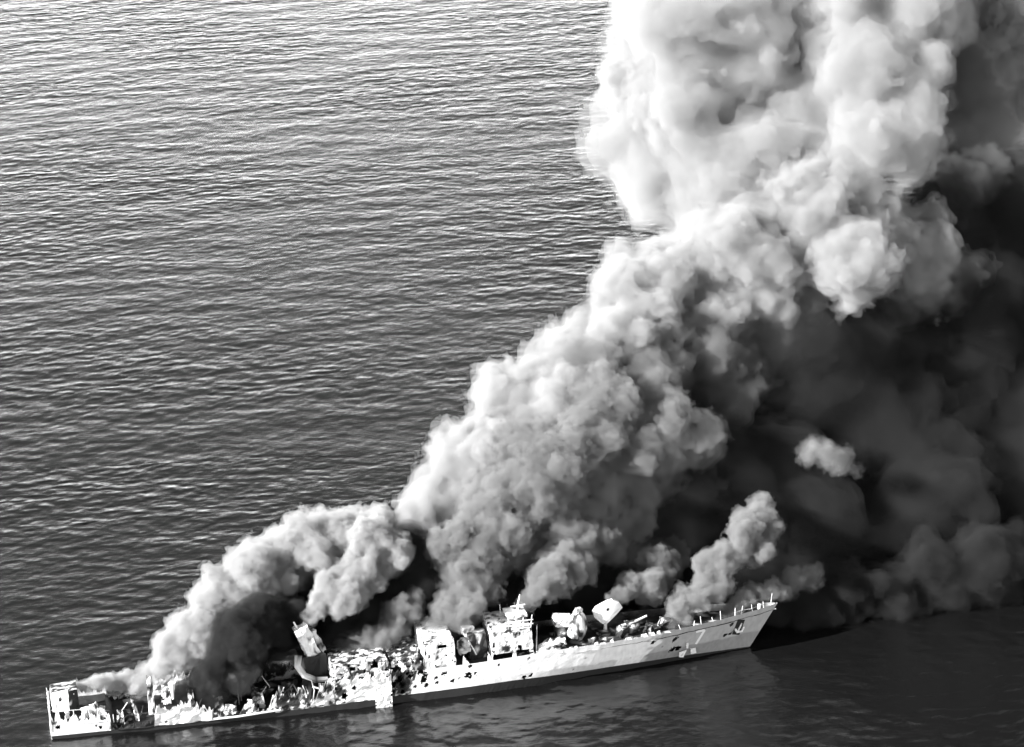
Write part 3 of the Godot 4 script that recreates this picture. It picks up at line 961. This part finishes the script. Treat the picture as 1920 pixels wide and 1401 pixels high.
func build_smoke() -> void:
	# three smoke albedos, sun and shade partly put into them: black oil smoke (0.07), grey smoke (0.55) and white smoke and steam (0.95)
	# label, spine (x, y, z, radius) in metres, how light the smoke is, how thick, grid step, roughness, puffs round the spine, seed
	var plumes := [
		["thin low white wisp trailing just behind the stern deckhouse", [Vector4(-56.4, 4.2, -329.2, 0.60), Vector4(-54.1, 4.8, -329.6, 0.87), Vector4(-51.6, 4.2, -331.0, 0.94), Vector4(-48.6, 4.0, -331.6, 0.94)], 0.95, 0.90, 0.21, 0.31, 5, 102],
		["pale ragged plume rising from the stern wreckage, leftmost of the tall plumes", [Vector4(-48.5, 3.3, -330.6, 0.94), Vector4(-45.9, 5.9, -332.0, 1.61), Vector4(-42.9, 7.7, -333.6, 2.29), Vector4(-38.9, 10.8, -336.3, 3.11), Vector4(-34.5, 13.5, -339.1, 3.54), Vector4(-29.4, 16.1, -342.0, 3.97), Vector4(-23.7, 15.8, -345.1, 4.28), Vector4(-18.0, 15.2, -348.1, 3.90)], 0.95, 1.00, 0.25, 0.55, 5, 315],
		["black sooty smoke boiling out of the burnt-out after hull", [Vector4(-43.8, 3.0, -329.4, 1.34), Vector4(-39.8, 4.3, -330.1, 2.68), Vector4(-35.7, 7.0, -331.8, 3.49), Vector4(-32.2, 10.5, -333.4, 3.09), Vector4(-29.3, 12.3, -336.0, 2.70)], 0.07, 1.00, 0.36, 0.40, 5, 435],
		["dark grey smoke between the leaning funnel stump and the leftmost tall plume", [Vector4(-39.8, 1.8, -335.1, 2.45), Vector4(-35.0, 4.8, -338.0, 3.55), Vector4(-30.2, 7.8, -340.9, 4.12), Vector4(-24.7, 10.4, -344.9, 4.43), Vector4(-19.3, 11.6, -348.9, 4.47)], 0.07, 1.00, 0.52, 0.57, 5, 333],
		["small grey smoke swirl in front of the black smoke over the after hull", [Vector4(-39.2, 3.2, -330.2, 1.68), Vector4(-36.5, 6.0, -331.7, 2.28), Vector4(-35.6, 8.8, -331.8, 2.28), Vector4(-32.9, 9.9, -333.3, 2.02)], 0.55, 0.60, 0.21, 0.31, 5, 70],
		["smooth pale plume streaming from the leaning funnel stump", [Vector4(-27.3, 10.1, -334.3, 0.88), Vector4(-24.7, 12.5, -335.8, 2.03), Vector4(-21.8, 13.5, -338.3, 3.12), Vector4(-18.8, 15.3, -340.9, 4.23), Vector4(-16.3, 17.2, -343.3, 4.12)], 0.95, 0.90, 0.24, 0.30, 5, 245],
		["black smoke hanging behind the midship house, right of the leaning funnel stump", [Vector4(-26.1, 4.2, -336.5, 2.32), Vector4(-19.9, 7.1, -339.7, 4.11), Vector4(-15.0, 11.2, -343.6, 5.38), Vector4(-12.1, 13.8, -346.1, 4.85)], 0.07, 1.00, 0.57, 0.62, 5, 323],
		["thin black smoke lying along the deck from midships to the foredeck", [Vector4(-24.3, 5.0, -335.8, 0.88), Vector4(-16.5, 4.8, -337.2, 1.23), Vector4(-7.6, 4.6, -338.8, 1.23), Vector4(-1.5, 3.5, -340.9, 1.38), Vector4(5.4, 3.6, -342.1, 1.66), Vector4(12.4, 3.6, -343.3, 1.66), Vector4(19.1, 3.8, -344.5, 1.39)], 0.07, 0.70, 0.34, 0.34, 4, 416],
		["low grey smoke curling along the midship deck edge", [Vector4(-23.2, 5.8, -335.0, 0.95), Vector4(-19.8, 6.1, -335.6, 1.49), Vector4(-16.0, 7.8, -337.3, 2.04), Vector4(-14.2, 10.1, -338.6, 2.04)], 0.55, 0.50, 0.21, 0.31, 5, 245],
		["knobbly grey column rising from the funnel casing up to the middle of the cloud", [Vector4(-12.4, 5.2, -335.9, 0.82), Vector4(-9.7, 7.9, -337.4, 1.77), Vector4(-7.4, 10.8, -339.8, 2.60), Vector4(-5.2, 13.4, -342.2, 3.02), Vector4(-2.3, 17.1, -345.8, 4.01), Vector4(1.1, 21.6, -349.4, 4.59), Vector4(5.2, 25.2, -353.2, 5.60), Vector4(10.3, 27.4, -357.1, 5.93), Vector4(16.9, 26.5, -361.3, 4.99)], 0.55, 1.30, 0.27, 0.72, 5, 314],
		["short pale puff clinging to the left of the knobbly grey column", [Vector4(-7.3, 12.6, -340.9, 1.78), Vector4(-8.2, 16.0, -341.7, 2.46), Vector4(-9.1, 17.9, -342.6, 2.46)], 0.55, 1.00, 0.21, 0.40, 5, 241],
		["dim grey billows behind the bridge mast", [Vector4(2.3, 10.0, -344.6, 2.35), Vector4(6.1, 14.7, -349.3, 3.49), Vector4(11.3, 17.9, -354.3, 4.23), Vector4(18.0, 19.5, -359.5, 4.28)], 0.55, 1.00, 0.31, 0.70, 5, 344],
		["detached grey billow in the dark smoke right of the knobbly column", [Vector4(16.5, 24.8, -355.2, 3.52), Vector4(21.0, 25.6, -359.0, 4.26), Vector4(26.2, 21.8, -363.0, 4.31)], 0.55, 0.80, 0.34, 0.79, 5, 451],
		["light smoke streaming up and right from the top of the bridge mast", [Vector4(-0.1, 8.2, -338.1, 0.41), Vector4(1.8, 10.5, -339.4, 1.23), Vector4(4.7, 12.0, -341.9, 2.20), Vector4(8.3, 13.4, -345.6, 2.91), Vector4(11.7, 14.1, -350.3, 3.22), Vector4(14.8, 15.3, -354.9, 3.11)], 0.55, 0.90, 0.21, 0.43, 5, 437],
		["pale smooth puff right behind the tilted white gun shield", [Vector4(11.4, 8.1, -341.1, 0.55), Vector4(13.4, 8.7, -342.5, 1.52), Vector4(15.8, 8.9, -344.9, 2.22), Vector4(18.1, 8.6, -348.4, 2.52), Vector4(20.2, 8.6, -353.8, 2.84)], 0.55, 0.80, 0.21, 0.32, 5, 133],
		["tall knotty grey plume rising from the foredeck", [Vector4(19.1, 3.9, -341.4, 0.83), Vector4(20.3, 6.2, -341.6, 1.38), Vector4(24.0, 8.4, -343.3, 1.80), Vector4(25.5, 11.1, -344.6, 2.49), Vector4(29.6, 12.5, -347.3, 2.64), Vector4(30.6, 15.0, -349.5, 2.24), Vector4(33.1, 15.5, -354.0, 1.55)], 0.55, 1.00, 0.21, 0.42, 4, 428],
		["small dark grey smoke curl along the forecastle rail near the bow", [Vector4(25.2, 4.0, -342.5, 0.55), Vector4(28.1, 5.3, -344.0, 1.25), Vector4(31.4, 6.0, -345.6, 1.39), Vector4(34.4, 6.8, -347.2, 0.98)], 0.55, 0.70, 0.21, 0.36, 4, 328],
		["long pale billowing plume that forms the left edge of the cloud", [Vector4(-12.6, 17.9, -349.1, 2.37), Vector4(-9.4, 19.8, -351.6, 4.06), Vector4(-4.4, 23.4, -355.6, 5.92), Vector4(-0.2, 27.6, -360.4, 6.26), Vector4(6.0, 28.7, -365.5, 5.61), Vector4(12.1, 32.2, -370.7, 5.82), Vector4(17.9, 36.4, -374.7, 6.44), Vector4(24.9, 39.1, -379.0, 7.24), Vector4(30.3, 40.4, -382.0, 7.80)], 0.95, 1.20, 0.49, 0.99, 5, 443],
		["huge white cloud at the top of the smoke column", [Vector4(28.7, 37.4, -381.7, 6.32), Vector4(34.5, 41.2, -386.8, 8.64), Vector4(38.9, 45.8, -392.6, 11.39), Vector4(38.8, 52.4, -397.7, 14.53), Vector4(39.0, 59.9, -402.8, 16.93), Vector4(40.0, 67.5, -408.1, 17.98), Vector4(41.4, 76.1, -412.4, 17.90)], 0.95, 1.20, 0.85, 1.92, 5, 56],
		["white rolling lobe below and right of the huge white cloud", [Vector4(36.9, 41.1, -381.1, 6.67), Vector4(44.0, 44.5, -384.4, 8.57), Vector4(51.8, 43.6, -386.8, 8.62), Vector4(57.2, 36.9, -387.7, 6.04), Vector4(59.5, 31.9, -388.1, 3.41)], 0.95, 1.20, 0.51, 1.20, 5, 193],
		["white column standing at the right flank of the huge white cloud", [Vector4(48.9, 52.0, -387.3, 8.21), Vector4(52.4, 60.2, -391.0, 9.73), Vector4(53.7, 69.4, -394.2, 10.11), Vector4(56.6, 77.6, -398.8, 10.54)], 0.95, 1.20, 0.74, 1.74, 5, 243],
		["white ridge of smoke running to the right edge under the dark gap", [Vector4(66.0, 48.2, -400.4, 3.09), Vector4(73.2, 45.9, -405.8, 3.91), Vector4(80.1, 44.7, -413.1, 4.78)], 0.95, 1.00, 0.33, 0.59, 5, 149],
		["white puff in the top right corner", [Vector4(75.5, 58.1, -400.1, 2.76), Vector4(75.0, 65.5, -402.0, 3.52), Vector4(74.2, 71.4, -403.9, 4.59), Vector4(77.3, 76.7, -408.5, 6.17)], 0.95, 1.00, 0.36, 0.64, 5, 289],
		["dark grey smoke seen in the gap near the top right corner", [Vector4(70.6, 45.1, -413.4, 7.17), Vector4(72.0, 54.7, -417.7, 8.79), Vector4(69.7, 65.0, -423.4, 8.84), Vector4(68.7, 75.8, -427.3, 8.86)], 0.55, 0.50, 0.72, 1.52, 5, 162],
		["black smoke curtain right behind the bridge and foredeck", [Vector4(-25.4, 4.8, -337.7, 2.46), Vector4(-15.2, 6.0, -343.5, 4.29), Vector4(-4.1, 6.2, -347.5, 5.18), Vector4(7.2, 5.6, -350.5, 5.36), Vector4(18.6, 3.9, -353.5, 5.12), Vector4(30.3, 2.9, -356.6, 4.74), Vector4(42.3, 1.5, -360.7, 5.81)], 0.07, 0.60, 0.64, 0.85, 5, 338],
		["grey billows filling the heart of the cloud between the left plume and the knobbly column", [Vector4(-6.5, 14.6, -349.1, 3.49), Vector4(-0.7, 18.5, -354.2, 5.64), Vector4(6.7, 23.5, -360.6, 7.14), Vector4(13.6, 28.3, -365.8, 7.21), Vector4(21.9, 30.7, -371.4, 7.29), Vector4(31.1, 32.0, -376.0, 7.37), Vector4(40.5, 33.3, -380.7, 6.70)], 0.55, 1.20, 0.54, 1.15, 5, 472],
		["smoke under the huge white cloud, coloured dark for the shade there", [Vector4(15.4, 19.3, -365.2, 6.52), Vector4(26.2, 25.7, -372.1, 8.80), Vector4(38.1, 29.2, -379.3, 8.93), Vector4(50.2, 28.1, -386.5, 9.85), Vector4(62.2, 31.3, -395.7, 10.82), Vector4(77.7, 36.9, -408.6, 11.89)], 0.07, 0.60, 1.29, 1.70, 5, 460],  # shade below the white cloud is put into this albedo
		["added dark smoke layer lying on the water off the bow to cover glints", [Vector4(32.6, 2.4, -350.9, 2.41), Vector4(44.3, 2.1, -354.0, 4.28), Vector4(57.7, 1.7, -357.4, 5.76), Vector4(71.3, 1.3, -360.8, 6.90)], 0.07, 1.00, 0.66, 0.87, 5, 463],  # added to hide bright glints on the sea behind the bow
		["pale shelf of smoke joining the left plume to the huge white cloud", [Vector4(27.7, 41.3, -377.5, 3.67), Vector4(32.3, 42.5, -379.3, 6.26), Vector4(37.9, 46.1, -382.3, 8.14), Vector4(45.0, 49.5, -385.6, 8.78)], 0.95, 1.20, 0.57, 1.21, 5, 489],
		["white bulging left flank of the huge white cloud", [Vector4(25.4, 51.7, -393.3, 2.88), Vector4(23.6, 57.9, -397.0, 4.71), Vector4(22.1, 65.0, -400.8, 5.95), Vector4(23.7, 71.8, -405.2, 6.45)], 0.95, 1.20, 0.42, 0.90, 5, 78],
		["great black smoke bank filling the right side, shade painted into its colour", [Vector4(1.5, 4.7, -350.5, 3.88), Vector4(11.0, 5.9, -356.2, 5.72), Vector4(21.5, 8.9, -363.2, 8.72), Vector4(31.9, 13.0, -372.1, 11.84), Vector4(43.5, 18.6, -382.3, 14.35), Vector4(57.2, 25.9, -392.8, 16.18), Vector4(72.9, 30.2, -403.7, 16.54), Vector4(82.7, 31.5, -409.5, 15.15)], 0.07, 0.60, 1.52, 1.92, 5, 461],  # sooty smoke, its albedo also lowered to stand for the shaded side
		["low black smoke bank beyond the bow, made darker in colour for shade", [Vector4(19.2, 1.9, -351.6, 3.55), Vector4(30.4, 2.9, -357.6, 5.40), Vector4(42.9, 4.6, -365.9, 8.80), Vector4(56.2, 5.7, -376.4, 12.78), Vector4(70.2, 7.0, -387.0, 15.40), Vector4(79.8, 7.8, -392.7, 14.82)], 0.07, 0.90, 1.38, 1.82, 5, 462],  # dark smoke with the shade of the right side painted into its albedo
		["small pale wisp alone in the middle of the black bank", [Vector4(37.9, 22.1, -354.9, 0.85), Vector4(40.6, 21.8, -357.4, 1.84), Vector4(44.6, 18.5, -361.1, 1.72)], 0.55, 0.20, 0.21, 0.42, 3, 0],
		["round grey puff just above the bow tip", [Vector4(34.5, 5.6, -348.2, 0.98), Vector4(36.8, 6.8, -349.6, 1.83), Vector4(39.1, 6.9, -352.1, 1.56)], 0.55, 0.30, 0.21, 0.39, 4, 2],
	]
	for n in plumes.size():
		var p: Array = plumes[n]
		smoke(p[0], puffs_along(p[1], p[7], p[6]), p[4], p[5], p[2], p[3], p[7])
	print("smoke triangles ", triangles)
